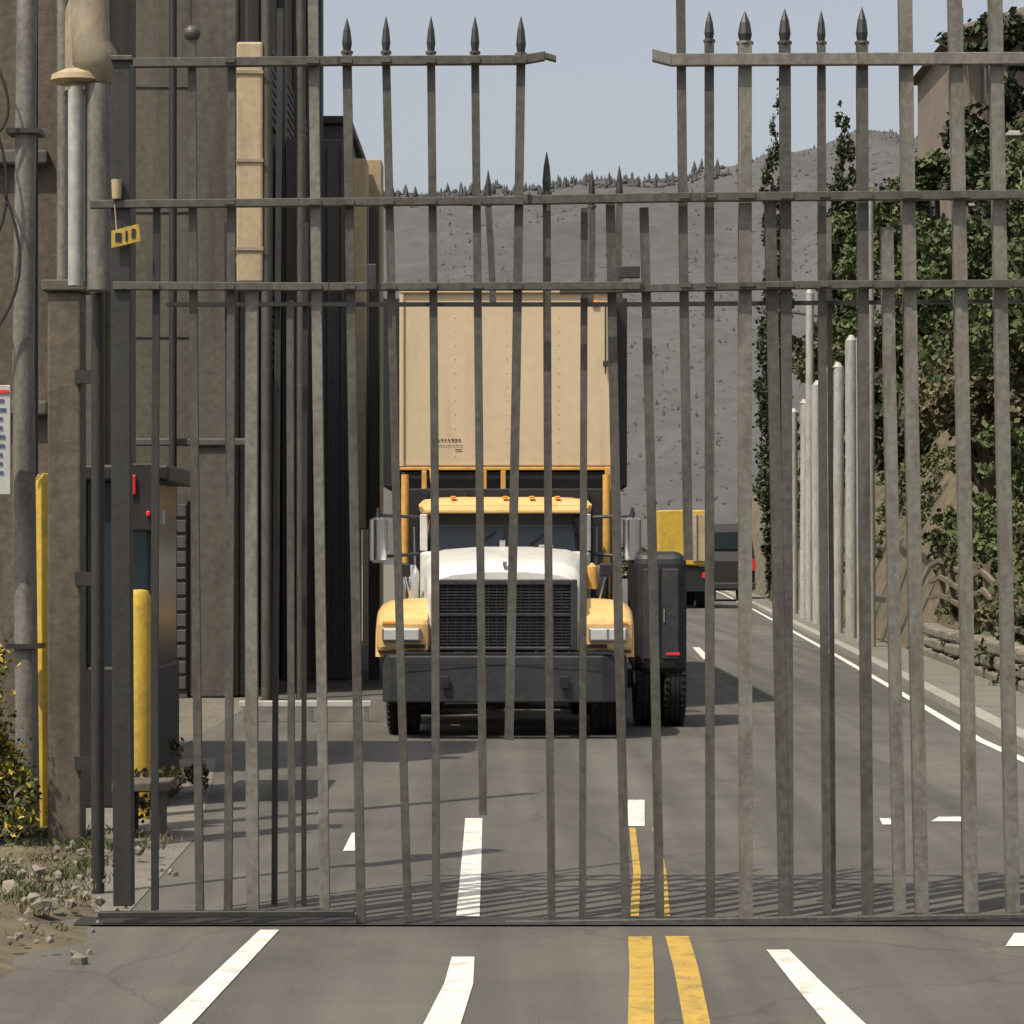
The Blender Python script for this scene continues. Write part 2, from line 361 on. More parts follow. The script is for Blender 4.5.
boxes('tag_marks',[(gx(118),gx(124),Y-.083,Y-.0795,gz(244),gz(235)),(gx(128),gx(130),Y-.083,Y-.0795,gz(243),gz(233)),(gx(134),gx(138),Y-.083,Y-.0795,gz(240),gz(231))],M['black'],G1)
tube('tag_wire',[(gx(119),Y-.07,gz(233)),(gx(117),Y-.07,gz(207))],[.003,.003],M['cream'],G1,6)
tube('brass_latch',[(gx(119),Y-.07,gz(201)),(gx(119),Y-.07,gz(182))],[.022,.026],M['cream'],G1)
G2=empty('sliding_gate',(gx(770),12.12,0)); bm=bmesh.new(); Y=12.1
L2=[(547,192,552,920,8,44,0),(585,205,583,922,7,0,0),(611,200,627,920,9,0,0),(645,205,661,920,9,0,0),(682,-15,690,560,9,0,0),
 (711,38,712,922,9,32,0),(747,40,748,922,13,34,1),(772,200,787,925,11,0,0),(787,40,790,925,11,36,0),(824,40,830,922,8,34,0),(865,40,871,922,11,38,0),
 (890,225,903,915,12,0,1),(908,-15,925,915,13,0,1),(958,-15,975,915,13,0,1),(999,-15,1017,915,13,0,1),(1046,-15,1062,915,14,0,1),(1092,-15,1106,915,14,0,0)]
for u0,v0,u1,v1,w,t,mi in L2: bar(bm,u0,v0,u1,v1,w,Y,t,mi)
finish('pickets',bm,GM,G2,bevel=.002,seg=1)
bm=bmesh.new()
rail(bm,[(653,53),(672,58),(860,57),(1120,56)],12,Y-.045,mi=1)
rail(bm,[(466,200),(700,196),(1120,193)],9,Y-.06)
rail(bm,[(560,289),(800,284),(1120,282)],8,Y-.05)
rail(bm,[(505,925),(860,920),(1120,916)],5,Y-.045,mi=0)
finish('rails',bm,GM,G2,bevel=.003,seg=1)
bm=bmesh.new(); welds(bm,L2[4:],195,Y-.082); welds(bm,L2[4:],284,Y-.072)
finish('weld_plates',bm,GM,G2)
bm=bmesh.new(); rail(bm,[(506,933),(760,931),(1120,927)],9,Y,.035,mi=2)
finish('bottom_rail',bm,GM,G2)
boxes('latch',[(gx(618),gx(640),Y-.1,Y-.075,gz(278),gz(266))],M['gated'],G2,bevel=.004)
F=empty('picket_fence',(gx(500),12.6,0)); bm=bmesh.new(); Y=12.62
for u0,v0,u1,v1,w,t,mi in [(487,188,492,292,7,38,0),(596,190,594,292,7,40,0),(625,185,625,292,7,40,0),(268,-20,262,923,6,0,2),(212,205,215,923,5,0,2),
   (845,200,850,923,5,0,1),(982,-20,990,923,8,0,1),(295,205,293,923,5,0,2)]:
    bar(bm,u0,v0,u1,v1,w,Y,t,mi)
finish('pickets',bm,GM,F)
bm=bmesh.new(); rail(bm,[(150,292),(640,292),(1120,288)],4,Y-.035,mi=2)
finish('rails',bm,GM,F)
sheet('gate_track',[(-2.1,11.93),(4.4,11.93),(4.4,12.2),(-2.1,12.2)],.009,M['gated'])

# ---------------------------------------------------------------- TRUCK
T=empty('semi_truck',(-.07,26,0)); tx=-.07
def tb(name,lst,m,bevel=.01,seg=2): return boxes(name,[(a+tx,b+tx,c,d,e,f) for a,b,c,d,e,f in lst],M[m],T,bevel=bevel,seg=seg)
def hoodsec(y,w,top,zb=.86):
    return [(tx+s*x,y,z) for s,x,z in [(-1,w*.98,zb),(-1,w,top-.24),(-1,w-.02,top-.13),(-1,w-.09,top-.04),(-1,w-.22,top),(-1,w*.3,top+.03),(1,w*.3,top+.03),(1,w-.22,top),(1,w-.09,top-.04),(1,w-.02,top-.13),(1,w,top-.24),(1,w*.98,zb)]]
loft('hood',[hoodsec(24.6,.74,1.6),hoodsec(24.68,.77,1.67),hoodsec(25.1,.79,1.74),hoodsec(25.7,.83,1.81),hoodsec(26.25,.86,1.86)],M['truckwhite'],T)
tb('grille_surround',[(-.71,-.645,24.53,24.598,.86,1.56),(.645,.71,24.53,24.598,.86,1.56),(-.643,.643,24.53,24.598,1.5,1.56),(-.643,.643,24.53,24.598,.86,.9)],'bumper',.012)
tb('grille_recess',[(-.64,.64,24.58,24.597,.9,1.5)],'black',0)
tb('grille_bars',[(-.64,.64,24.552,24.57,.92+i*.03,.932+i*.03) for i in range(19)],'bumper',0)
tb('grille_uprights',[(-.64+i*.08-.003,-.64+i*.08+.003,24.545,24.551,.9,1.5) for i in range(1,16)],'bumper',0)
tb('grille_crossbar',[(-.64,.64,24.53,24.544,1.2,1.225)],'bumper',.003)
tb('hood_ornament',[(-.02,.02,24.6,24.66,1.68,1.74)],'chrome',.01)
bm=bmesh.new()
secs=[]
for x,dy in [(-1.2,.22),(-1.12,.1),(-.95,.03),(0,0),(.95,.03),(1.12,.1),(1.2,.22)]:
    secs.append([bm.verts.new((tx+x,24.3+dy,z)) for z in (.36,.82)]+[bm.verts.new((tx+x,24.42+dy,z)) for z in (.82,.36)])
for a,b in zip(secs,secs[1:]):
    for i in range(4): bm.faces.new([a[i],a[(i+1)%4],b[(i+1)%4],b[i]])
bm.faces.new(secs[0]); bm.faces.new(secs[-1])
finish('bumper',bm,M['bumper'],T,bevel=.02,seg=3)
tb('bumper_tow_points',[(-.62,-.54,24.27,24.298,.5,.62),(.54,.62,24.27,24.298,.5,.62)],'black',.006)
tb('bumper_lip',[(-1.05,1.05,24.34,24.4,.822,.85)],'black',.004)
tb('bumper_seam',[(-1.0,1.0,24.296,24.3,.73,.737)],'black',0)
def fender(s):
    prof=[]
    for a in range(0,181,15):
        t=math.radians(a); prof.append((25.2-.72*math.cos(t)*(1.0 if a<90 else 1.1),.8+.56*math.sin(t)**.75))
    inner=[(25.2-(.6)*math.cos(math.radians(a)),.8+.46*math.sin(math.radians(a))) for a in range(180,-1,-15)]
    loop=prof+inner
    bm=bmesh.new()
    rings=[]
    for x,sc in [(.76,1.02),(1.0,1.0),(1.15,.97),(1.23,.9),(1.27,.8)]:
        rings.append([bm.verts.new((tx+s*x,y if sc==1 else 25.2+(y-25.2)*(.5+.5*sc),.8+(z-.8)*sc)) for y,z in loop])
    n=len(loop)
    for a,b in zip(rings,rings[1:]):
        for i in range(n): bm.faces.new([a[i],a[(i+1)%n],b[(i+1)%n],b[i]])
    bm.faces.new(rings[0]); bm.faces.new(rings[-1])
    finish('fender',bm,M['truckcream'],T,smooth=True)
    def sb(n_,l,m,b=.01): tb(n_,[((a,b_,c,d,e,f) if s>0 else (-b_,-a,c,d,e,f)) for a,b_,c,d,e,f in l],m,b)
    sb('fender_nose',[(.74,1.26,24.47,24.95,.84,1.18)],'truckcream',.06)
    sb('headlight_bezel',[(.82,1.2,24.42,24.468,.95,1.09)],'alu',.015)
    sb('headlight',[(.84,1.0,24.4,24.419,.965,1.075),(1.02,1.18,24.4,24.419,.965,1.075)],'lens',.012)
    sb('indicator',[(1.06,1.2,24.45,24.468,1.12,1.15)],'amber',.006)
    sb('fender_step',[(.76,1.24,24.45,24.6,.845,.87)],'black',.005)
    sb('fender_vent',[(.78,1.0,24.455,24.468,.89,.925)],'black',.003)
    sb('mud_flap',[(.8,1.22,26.05,26.08,.2,.9)],'black',.003)
    tyre('steer',tx+s*1.02,25.25,.52,.32,T)
fender(1); fender(-1)
def cabsec(z,w,y0,y1,c=.1): return [(tx-w,y0+c,z),(tx-w+c,y0,z),(tx+w-c,y0,z),(tx+w,y0+c,z),(tx+w,y1,z),(tx-w,y1,z)]
loft('cab_body',[cabsec(.85,.9,26.25,27.6),cabsec(1.84,.9,26.25,27.6)],M['truckwhite'],T,smooth=False,bevel=.03)
loft('windscreen',[cabsec(1.842,.84,26.3,27.5),cabsec(2.24,.8,26.42,27.45)],M['screen'],T,smooth=False)
tb('pillars',[(-.9,-.82,26.33,26.43,1.845,2.235),(.82,.9,26.33,26.43,1.845,2.235)],'truckwhite',.01)
tb('screen_divider',[(-.012,.012,26.28,26.3,1.86,2.2)],'black',.003)
loft('roof',[cabsec(2.242,.9,26.33,27.6),cabsec(2.33,.92,26.3,27.6),cabsec(2.39,.87,26.42,27.55,.14),cabsec(2.42,.7,26.6,27.4,.2)],M['truckcream'],T,smooth=False,bevel=.02)
bm=bmesh.new()
a=[(-.88,26.29,2.3),(.88,26.29,2.3),(.84,26.14,2.25),(-.84,26.14,2.25)]
t1=[bm.verts.new((tx+x,y,z)) for x,y,z in a]; t2=[bm.verts.new((tx+x,y,z+.02)) for x,y,z in a]
bm.faces.new(t1); bm.faces.new(t2)
for i in range(4): bm.faces.new([t1[i],t1[(i+1)%4],t2[(i+1)%4],t2[i]])
finish('sun_visor',bm,M['truckcream'],T)
tb('roof_marker_lights',[(x-.03,x+.03,26.36,26.45,2.4,2.425) for x in (-.55,-.28,0,.28,.55)],'amber',.01)
for x in (-.35,.2):
    tube('wiper',[(tx+x,26.27,1.87),(tx+x+.25,26.33,2.06)],[.008,.006],M['black'],T,6)
tb('dashboard_items',[(-.06,.0,26.27,26.29,1.88,1.96),(.35,.5,26.275,26.29,1.88,1.91)],'signwhite',.005)
for s in (-1,1):
    tube('mirror_housing',[(tx+s*1.33,26.2,1.72),(tx+s*1.33,26.2,1.75),(tx+s*1.33,26.2,2.17),(tx+s*1.33,26.2,2.2)],[.05,.095,.095,.05],M['chrome'],T,18)
    tube('mirror_finial',[(tx+s*1.33,26.2,2.2),(tx+s*1.33,26.2,2.3)],[.03,.015],M['black'],T,10)
    tube('mirror_arm',[(tx+s*.88,26.45,2.2),(tx+s*1.33,26.22,2.22)],.018,M['bumper'],T,8)
    tube('mirror_arm',[(tx+s*.88,26.45,1.82),(tx+s*1.33,26.22,1.78)],.018,M['bumper'],T,8)
    tube('mirror_stay',[(tx+s*1.16,26.28,1.76),(tx+s*1.16,26.28,2.26)],.014,M['bumper'],T,8)
    tube('air_cleaner',[(tx+s*.99,26.15,1.2),(tx+s*.99,26.15,1.24),(tx+s*.99,26.15,1.62),(tx+s*.99,26.15,1.7)],[.06,.09,.09,.05],M['chrome'] if s<0 else M['bumper'],T,18)
    tube('exhaust_stack',[(tx+s*1.12,27.8,.8),(tx+s*1.12,27.8,2.7)],.042,M['orange'],T,14)
    tube('grab_rail',[(tx+s*.95,26.5,1.2),(tx+s*.97,26.5,2.1)],.012,M['chrome'],T,8)
    tube('fender_mirror',[(tx+s*.95,25.2,1.35),(tx+s*1.02,25.15,1.62)],.01,M['chrome'],T,8)
    tb('small_mirror',[((.95,1.09,25.12,25.16,1.58,1.72) if s>0 else (-1.09,-.95,25.12,25.16,1.58,1.72))],'black',.02)
    tube('fuel_tank',[(tx+s*1.0,26.4,.62),(tx+s*1.0,27.7,.62)],.28,M['alu'],T,24)
    tb('cab_step',[((.8,1.2,26.25,26.4,.5,.54) if s>0 else (-1.2,-.8,26.25,26.4,.5,.54))],'alu',.005)
    tyre('drive_front',tx+s*1.0,28.6,.52,.55,T); tyre('drive_rear',tx+s*1.0,29.8,.52,.55,T)
tube('air_line',[(tx-.88,27.9,1.9),(tx-.8,27.9,2.4),(tx-.85,28.5,2.78)],.022,M['orange'],T,8)
tube('amber_beacon',[(tx+.9,25.9,1.45),(tx+.9,25.9,1.68),(tx+.9,25.9,1.72)],[.06,.05,.01],M['orange'],T,14)
tb('bulkhead',[(-1.2,1.2,28.0,28.06,.9,2.55)],'black',.01)
tb('bulkhead_ribs',[(x-.03,x+.03,27.95,27.998,.95,2.5) for x in (-.9,-.45,0,.45,.9)],'black',.005)
tb('chassis',[(-.5,-.38,24.45,41,.6,.85),(.38,.5,24.45,41,.6,.85),(-.8,.8,25.15,25.3,.45,.58),(-.3,.3,24.6,26,.55,.85)],'black',.01)
tb('axle_and_sump',[(-.25,.25,24.9,25.4,.3,.54),(-.9,.9,25.2,25.3,.47,.56)],'black',.03)
tx=-.06
tb('trailer_box',[(-1.22,1.22,28.9,41,2.82,4.87)],'container',.03)
tb('trailer_side_frame',[(-1.44,-1.23,29.1,41,2.6,4.8),(1.23,1.4,29.1,41,2.6,4.8)],'black',.01)
tb('trailer_corner_posts',[(-1.24,-1.19,28.87,28.898,2.83,4.83),(1.19,1.24,28.87,28.898,2.83,4.83)],'container',.008)
tb('trailer_top_cap',[(-1.24,1.24,28.86,28.898,4.832,4.88)],'container',.01)
tb('trailer_bottom_edge',[(-1.24,1.24,28.85,28.898,2.785,2.82)],'orange',.008)
tb('rivet_rows',[(x-.005,x+.005,28.894,28.8985,2.95+i*.16,2.96+i*.16) for x in (-.6,.0,.6) for i in range(12)],'container',0)
tb('trailer_lower_front',[(-1.2,1.2,28.95,29.1,.9,2.768)],'black',.01)
tb('orange_struts',[(x-.03,x+.03,28.78,28.83,2.3,2.78) for x in (-.95,-.26,-.04,.48)]+[(1.13,1.2,28.76,28.83,1.2,2.82)],'orange',.01)
tb('trailer_lamps',[(.98,1.06,28.87,28.892,4.68,4.75)],'amber',.01)
tb('trailer_latch',[(1.13,1.15,28.85,28.869,3.9,4.7),(1.11,1.17,28.84,28.849,3.98,4.05)],'bumper',.003)
tb('stencil_text',[(-.8+i*.04,-.775+i*.04+R(-.008,.006),28.889,28.8925,3.13,3.148) for i in range(7)]+[(-.8+i*.03,-.785+i*.03,28.889,28.8925,3.07,3.08) for i in range(10)]+[(-.6,-.52,28.889,28.8925,3.02,3.03)],'gated',0)
tb('trailer_floor',[(-1.28,1.28,29.11,41,2.3,2.77)],'black',.01)
tb('side_curtain',[(-1.24,-1.2,30.4,40.5,1.1,2.29),(1.2,1.24,30.4,40.5,1.1,2.29)],'black',.01)
for s in (-1,1):
    for k,y in enumerate((37,38.3,39.6)): tyre('trailer_axle_%d'%(k+1),s*.95,y,.5,.5,T)
# dark side locker with its own dual wheel on the right-hand side
tyre('side_dual_front',1.42,26.5,.5,.26,T); tyre('side_dual_front_outer',1.7,26.5,.5,.24,T)
tb('side_locker',[(1.33,1.88,25.95,27.6,.55,1.84)],'black',.13,4)
tb('side_locker_doors',[(1.42,1.59,25.93,25.949,.72,1.66),(1.62,1.79,25.93,25.949,.72,1.66)],'bumper',.012)
tb('side_locker_handles',[(1.565,1.58,25.915,25.929,1.1,1.24),(1.63,1.645,25.915,25.929,1.1,1.24)],'alu',.003)
tb('side_reflector',[(1.66,1.8,25.92,25.929,.76,.79)],'red',.003)
tb('side_axle',[(.9,1.33,26.4,26.6,.4,.6)],'black',.01)

# ---------------------------------------------------------------- BUILDINGS (left)
A=empty('warehouse_building',(-8,38,0))
boxes('walls',[(-14,-3.5,32,45,0,13)],M['concA'],A,bevel=.03)
boxes('side_pilasters',[(-3.498,-3.38,y,y+.45,0,12.6) for y in (32.05,34.6,37.2,39.8,42.4,44.4)],M['concD'],A,bevel=.02)
boxes('front_pilasters',[(-4.1,-3.6,31.85,31.998,0,12.6),(-5.7,-5.3,31.85,31.998,0,12.6)],M['concA'],A,bevel=.02)
boxes('string_course',[(-14,-3.36,31.8,31.84,z,z+.1) for z in (3.2,)],M['concD'],A,bevel=.02)
boxes('roller_door',[(-5.05,-4.15,31.93,31.96,0,2.6)],M['concD'],A)
boxes('door_slats',[(-5.05,-4.15,31.9,31.929,.1+i*.2,.26+i*.2) for i in range(12)],M['concD'],A,bevel=.01)
boxes('panel_joints',[(-5.3,-4.1,31.985,31.9985,z,z+.025) for z in (4.6,6.2,7.8)],M['concD'],A)
boxes('side_louvres',[(-3.49,-3.44,y,y+1.4,z+i*.13,z+.08+i*.13) for y in (35.3,38,40.6) for z in (4.5,8) for i in range(9)],M['concD'],A)
boxes('cream_duct',[(-3.43,-3.1,31.1,31.5,5.2,8.2)],M['cream'],A,bevel=.03)
boxes('duct_brackets',[(-3.5,-3.08,31.51,31.9,z,z+.06) for z in (5.5,6.6,7.7)],M['alu'],A)
boxes('duct_straps',[(-3.44,-3.09,31.08,31.099,z,z+.04) for z in (5.6,6.7,7.8)],M['creamd'],A)
tube('downpipe',[(-3.06,31.2,0),(-3.06,31.2,9)],.07,M['gate'],A); tube('downpipe',[(-2.66,31.5,0),(-2.66,31.5,13)],.06,M['gate'],A)
tube('downpipe',[(-4.3,31.7,0),(-4.3,31.7,13)],.05,M['gated'],A)
LR=empty('low_barrier',(-2.2,27,0))
boxes('rail',[(-2.95,-1.52,27,27.05,.16,.23)],M['signwhite'],LR,bevel=.01); boxes('legs',[(x,x+.05,27,27.05,0,.159) for x in (-2.9,-2.2,-1.6)],M['gatel'],LR)
B=empty('annex_building',(-2.6,48,0))
boxes('walls',[(-9,-3.05,45.1,50,0,9.6)],M['concD'],B,bevel=.02)
boxes('wall_panels',[(-3.048,-2.98,y,y+.75,0.1,9.5) for y in (45.2,46.1,47.0,47.9,48.8)],M['concD'],B,bevel=.01)
boxes('coping',[(-9,-2.9,45.0,50.1,9.602,9.75)],M['gated'],B,bevel=.02)
boxes('cream_column',[(-3.0,-2.62,50.2,51,0,9.8)],M['cream'],B,bevel=.02)
SH=empty('utility_shed',(-2.7,37,0))
boxes('walls',[(-3.36,-2.35,36.5,37.2,0,7.9)],M['concD'],SH,bevel=.02)
boxes('wall_ribs',[(x,x+.06,36.45,36.498,0,7.8) for x in (-3.3,-3.1,-2.9,-2.7,-2.5)],M['concD'],SH,bevel=.01)
boxes('cream_fascia',[(-2.34,-2.12,36.4,37.0,2.2,7.6)],M['cream'],SH,bevel=.02)
boxes('fascia_post',[(-2.1,-1.95,36.6,36.8,0,7.0)],M['gated'],SH,bevel=.01)
C=empty('concrete_building',(-6,21,0))
boxes('walls',[(-11,-3.2,20,21.3,0,6.9)],M['concC'],C,bevel=.03)
boxes('corner_column',[(-3.6,-3.25,19.8,19.998,0,6.9)],M['concA'],C,bevel=.02)
boxes('ledges',[(-11,-3.7,19.9,19.998,z,z+.12) for z in (2.9,4.9)],M['concA'],C,bevel=.02)
tube('rooftop_pipe',[(-3.35,19.5,5.4),(-3.35,19.5,6.0),(-3.28,19.5,6.25),(-3.1,19.5,6.3)],.14,M['creamd'],C)
tube('vent_pipe',[(-3.5,19.5,3.0),(-3.5,19.5,6.8)],.05,M['gatel'],C)
tube('conduit',[(-3.75,19.6,0),(-3.75,19.6,6.8)],.035,M['gated'],C)
K=empty('guard_booth',(-2.9,18,0))
boxes('booth_body',[(-3.05,-2.5,17.6,18.8,0.0,1.0)],M['black'],K,bevel=.02)
boxes('booth_glass',[(-3.03,-2.52,17.63,18.77,1.002,2.3)],M['screen'],K)
boxes('booth_mullions',[(x,x+.05,17.58,17.628,1.002,2.3) for x in (-3.05,-2.8,-2.55)],M['black'],K,bevel=.005)
boxes('booth_roof',[(-3.15,-2.4,17.5,18.9,2.302,2.42)],M['black'],K,bevel=.02)
boxes('control_box',[(-2.76,-2.46,17.3,17.45,1.95,2.42)],M['black'],K,bevel=.01)
boxes('red_lamp',[(-2.655,-2.6,17.27,17.298,2.2,2.34),(-2.53,-2.5,17.27,17.298,2.05,2.09)],M['red'],K,bevel=.01)
boxes('paper_notice',[(-2.5,-2.44,17.5,17.57,2.0,2.1)],M['signwhite'],K)
P=empty('gate_post',(-2.67,15,0))
boxes('column',[(-2.77,-2.57,14.9,15.1,0,3.35)],M['concC'],P,bevel=.015)
boxes('cap',[(-2.8,-2.54,14.87,15.13,3.352,3.42)],M['concA'],P,bevel=.01)
boxes('hinge_plates',[(-2.6,-2.5,14.86,14.898,z,z+.08) for z in (.5,1.6,2.8)],M['gated'],P)
D=empty('gate_motor_duct',(-2.2,13,0))
tube('cylinder',[(-2.15,13,3.15),(-2.15,13,4.22)],.07,M['gatel'],D,20)
tube('white_cylinder',[(-2.26,12.95,3.17),(-2.26,12.95,4.2)],.04,M['pale'],D,16)
loft('cream_cap',[[(-2.26+.14*s*math.cos(a),13+.11*s*math.sin(a),z) for a in [i*math.pi/10 for i in range(20)]] for z,s in ((4.225,.8),(4.24,1),(4.27,.95),(4.3,.5))],M['cream'],D)
tube('cream_elbow',[(-2.16,13,4.23),(-2.15,13,4.3),(-2.17,13,4.36),(-2.19,13,4.45),(-2.2,13,4.9)],[.06,.1,.12,.1,.1],M['creamd'],D,16)
tube('support',[(-2.17,13.1,0),(-2.17,13.1,3.149)],.035,M['gated'],D,12)
bm=bmesh.new(); addtube(bm,[(-3.02,15.6,0),(-3.05,15.6,3),(-3.0,15.6,7.5)],[.075,.068,.06],18)
UP=empty('utility_pole',(-3.02,15.6,0)); finish('pole',bm,M['gatel'],UP,smooth=True)
for i,(a,b) in enumerate([(5.0,4.3),(4.4,3.0),(3.6,3.1),(4.9,3.4),(4.1,3.7)]):
    pts=[(-3.28+.28*math.sin(t*math.pi)*(1 if i%2 else .6)-.04*i,15.45,a+(b-a)*t-.1*math.sin(t*math.pi)) for t in [k/14 for k in range(15)]]
    tube('cable',pts,.009,M['black'],UP,6)
boxes('clamps',[(-3.14,-2.93,15.5,15.7,z,z+.03) for z in (1.2,4.4)],M['gated'],UP)
S=empty('notice_sign',(-3.2,15.2,2.5)); boxes('board',[(-3.35,-3.07,15.3,15.32,2.15,2.82)],M['signwhite'],S,bevel=.004)
boxes('lettering',[(-3.17+R(-.01,.01),-3.09+R(-.03,.005),15.292,15.298,2.72-i*.055,2.735-i*.055) for i in range(9)],M['signblue'],S); boxes('red_band',[(-3.3,-3.08,15.291,15.298,2.77,2.79)],M['red'],S)
for x,y,z1,w in [(-2.94,15.85,2.3,.085),(-2.54,17.0,1.55,.085)]:
    b=empty('bollard',(x,y,0)); tube('tube',[(x,y,0),(x,y,z1-.05),(x,y,z1-.01),(x,y,z1)],[w,w,w*.8,w*.3],M['yellow'],b,18)
    tube('base_flange',[(x,y,.0),(x,y,.03)],w*1.7,M['yellow'],b,18)
foliage('flowering_shrub',[(-3.18,14.9,.5,.2,.3,.5),(-3.27,14.8,1.0,.24,.3,.45),(-3.0,14.85,.3,.18,.25,.3)],10000,.02,M['leaf'],extra=M['flower'],extra_frac=.35,clump=.4)
foliage('shrub',[(-2.35,16.3,.25,.18,.3,.25),(-2.45,18.5,.25,.2,.4,.25)],1500,.025,M['leafy'])
CB=empty('concrete_bench',(-2.3,15.8,0)); boxes('slab',[(-2.5,-2.15,15.6,16,.3,.36)],M['concC'],CB,bevel=.01); boxes('supports',[(-2.45,-2.38,15.65,15.95,0,.299),(-2.27,-2.2,15.65,15.95,0,.299)],M['concC'],CB,bevel=.01)

# ---------------------------------------------------------------- RIGHT SIDE
def bankh(x,y):
    d=x-curbx(y)-1.3
    if d<=0: return -.05
    k=.7 if y<35 else (.7+(min(y,62)-35)/27*1.9)
    mx=3.2 if y<35 else 3.2+(min(y,62)-35)/27*6.5
    h=mx*(1-math.exp(-d*k/mx*1.3))
    return h+.5*noise.noise(Vector((x*.5,y*.5,0)))*min(1,d)+.25*noise.noise(Vector((x*1.7,y*1.7,3)))*min(1,d)+.08*noise.noise(Vector((x*5,y*5,3)))*min(1,d)
bm=bmesh.new(); nx,ny=90,260; g=[]
for j in range(ny+1):
    y=22+j/ny*180; row=[]
    for i in range(nx+1):
        d=(i/nx)**1.6*60; x=curbx(y)+1.2+d
        row.append(bm.verts.new((x,y,bankh(x,y))))
    g.append(row)
for j in range(ny):
    for i in range(nx): bm.faces.new([g[j][i],g[j][i+1],g[j+1][i+1],g[j+1][i]])
finish('hillside_bank',bm,M['bank'],smooth=True)
bm=bmesh.new()
y=25.
while y<44:
    for c in range(3):
        l=R(.3,.6); x=curbx(y)+1.15
        addbox(bm,x+R(-.05,.05),x+.28,y+R(0,.05),y+l,c*.2+.05,c*.2+.05+R(.15,.195))
    y+=.5
finish('stone_retaining_wall',bm,M['stone'],bevel=.04)
WF=empty('wooden_fence',(6,32,0)); bm=bmesh.new()
for i in range(14):
    y=25+i*1.6; x=curbx(y)+1.7; z=bankh(x,y); addbox(bm,x-.05,x+.05,y-.05,y+.05,z-.2,z+1.1+R(-.1,.1))
    y2=y+1.6; x2=curbx(y2)+1.7; z2=bankh(x2,y2)
    for q in (.4,.7,1.0): addtube(bm,[(x-.06,y,z+q+R(-.03,.03)),(x2-.06,y2,z2+q+R(-.03,.03))],[.035,.035],4,square=True)
finish('posts_and_rails',bm,M['wood'],WF)
PF=empty('metal_fence',(7.5,58,0)); bm=bmesh.new()
for y,h,w in [(47.5,8.6,.1),(50,6.2,.12),(53,6.4,.12),(56.5,6.1,.12),(60.5,6.3,.13),(65,6.3,.13),(68,9.0,.11),(71,6.2,.13),(77,6.3,.14),(84,6.3,.14)]:
    x=curbx(y)+.55+R(-.05,.05)
    addtube(bm,[(x,y,.08),(x+R(-.05,.05),y,h)],w,10); addtube(bm,[(x,y,h+.001),(x,y,h+.12)],[w,w*.4],10)
finish('posts',bm,M['pale'],PF,smooth=True)
bm=bmesh.new()
for z in (1.0,5.3):
    pts=[(curbx(y)+.72,y,z) for y in (47,54,64,84)]; addtube(bm,pts,.05,4,square=True)
finish('rails',bm,M['gate'],PF)
def shrubs(name,n,y0,y1,d0,d1,s0,s1,m,leaves,size):
    bl=[]
    for _ in range(n):
        y=R(y0,y1); x=curbx(y)+R(d0,d1); s=R(s0,s1); bl.append((x,y,bankh(x,y)+s*.45,s,s,s*R(.6,1.1)))
    foliage(name,bl,leaves,size,m)
shrubs('bank_shrubs',120,28,60,1.9,5.5,.3,.95,M['leaf'],36000,.07)
shrubs('dry_bank_shrubs',90,26,80,1.8,6,.25,.8,M['leafy'],22000,.07)
shrubs('upper_bank_shrubs',110,60,110,2.0,10,.6,1.5,M['leaf'],34000,.12)
shrubs('upper_dry_shrubs',60,58,105,2.2,9,.5,1.2,M['leafy'],15000,.12)
shrubs('wall_creepers',60,25,44,1.2,1.9,.12,.4,M['leaf'],9000,.035)
for x,y,h,r,k,m in [(8.2,36,4.6,1.4,'round','leaf'),(9.0,41,6.2,1.8,'round','leaf'),(8.8,46,4.6,1.5,'round','leafy'),(10.2,50,6.5,2.2,'round','leaf'),(11.8,66,5,2.0,'round','leaf'),(13.5,88,9,3,'round','leaf'),(11.2,76,6,2,'round','leaf'),(17,100,10,3.5,'round','leafd'),(12.9,68,10.5,1.5,'round','leafd'),(14.3,67,9.5,1.5,'round','leaf'),(9.6,62,3.5,1.2,'round','leafd'),(11.0,82,5,1.6,'round','leafy'),(12.2,71,8,1.4,'round','leaf'),(11.6,92,8,1.6,'round','leafd')]:
    tree('broadleaf_tree',x,y,bankh(x,y)-.1,h,r,M[m],10000,.09 if y<55 else .13,kind=k)
for x,y,h,r in [(10.5,100,20,.75),(12.7,96,14,.9)]:
    tree('cypress_tree',x,y,max(0,bankh(x,y))-.1 if x>11 else 0,h,r,M['leafd'],16000,.12,kind='cypress')
hz=8.4
H=empty('hillside_house',(15,75,hz))
boxes('walls',[(13.0,21,74,82,hz-3,hz+6)],M['stucco'],H,bevel=.02)
boxes('upper_storey',[(13.3,21,74.6,82,hz+6.002,hz+9.0)],M['stucco'],H,bevel=.02)
boxes('windows',[(x,x+.8,73.95,73.98,z,z+1.2) for x in (13.5,15.1,16.7) for z in (hz+.8,hz+3.9)]+[(12.95,12.98,76,77.2,z,z+1.3) for z in (hz+.8,hz+3.9)]+[(14.0,14.9,74.56,74.59,hz+7,hz+8.3)],M['glass'],H)
boxes('window_frames',[(x-.06,x+.86,73.9,73.949,z+dz,z+dz+.07) for x in (13.5,15.1,16.7) for z in (hz+.8,hz+3.9) for dz in (-.07,1.2)]+[(x+o,x+o+.06,73.9,73.949,z,z+1.2) for x in (13.5,15.1,16.7) for z in (hz+.8,hz+3.9) for o in (-.06,.37,.8)],M['signwhite'],H)
bm=bmesh.new()
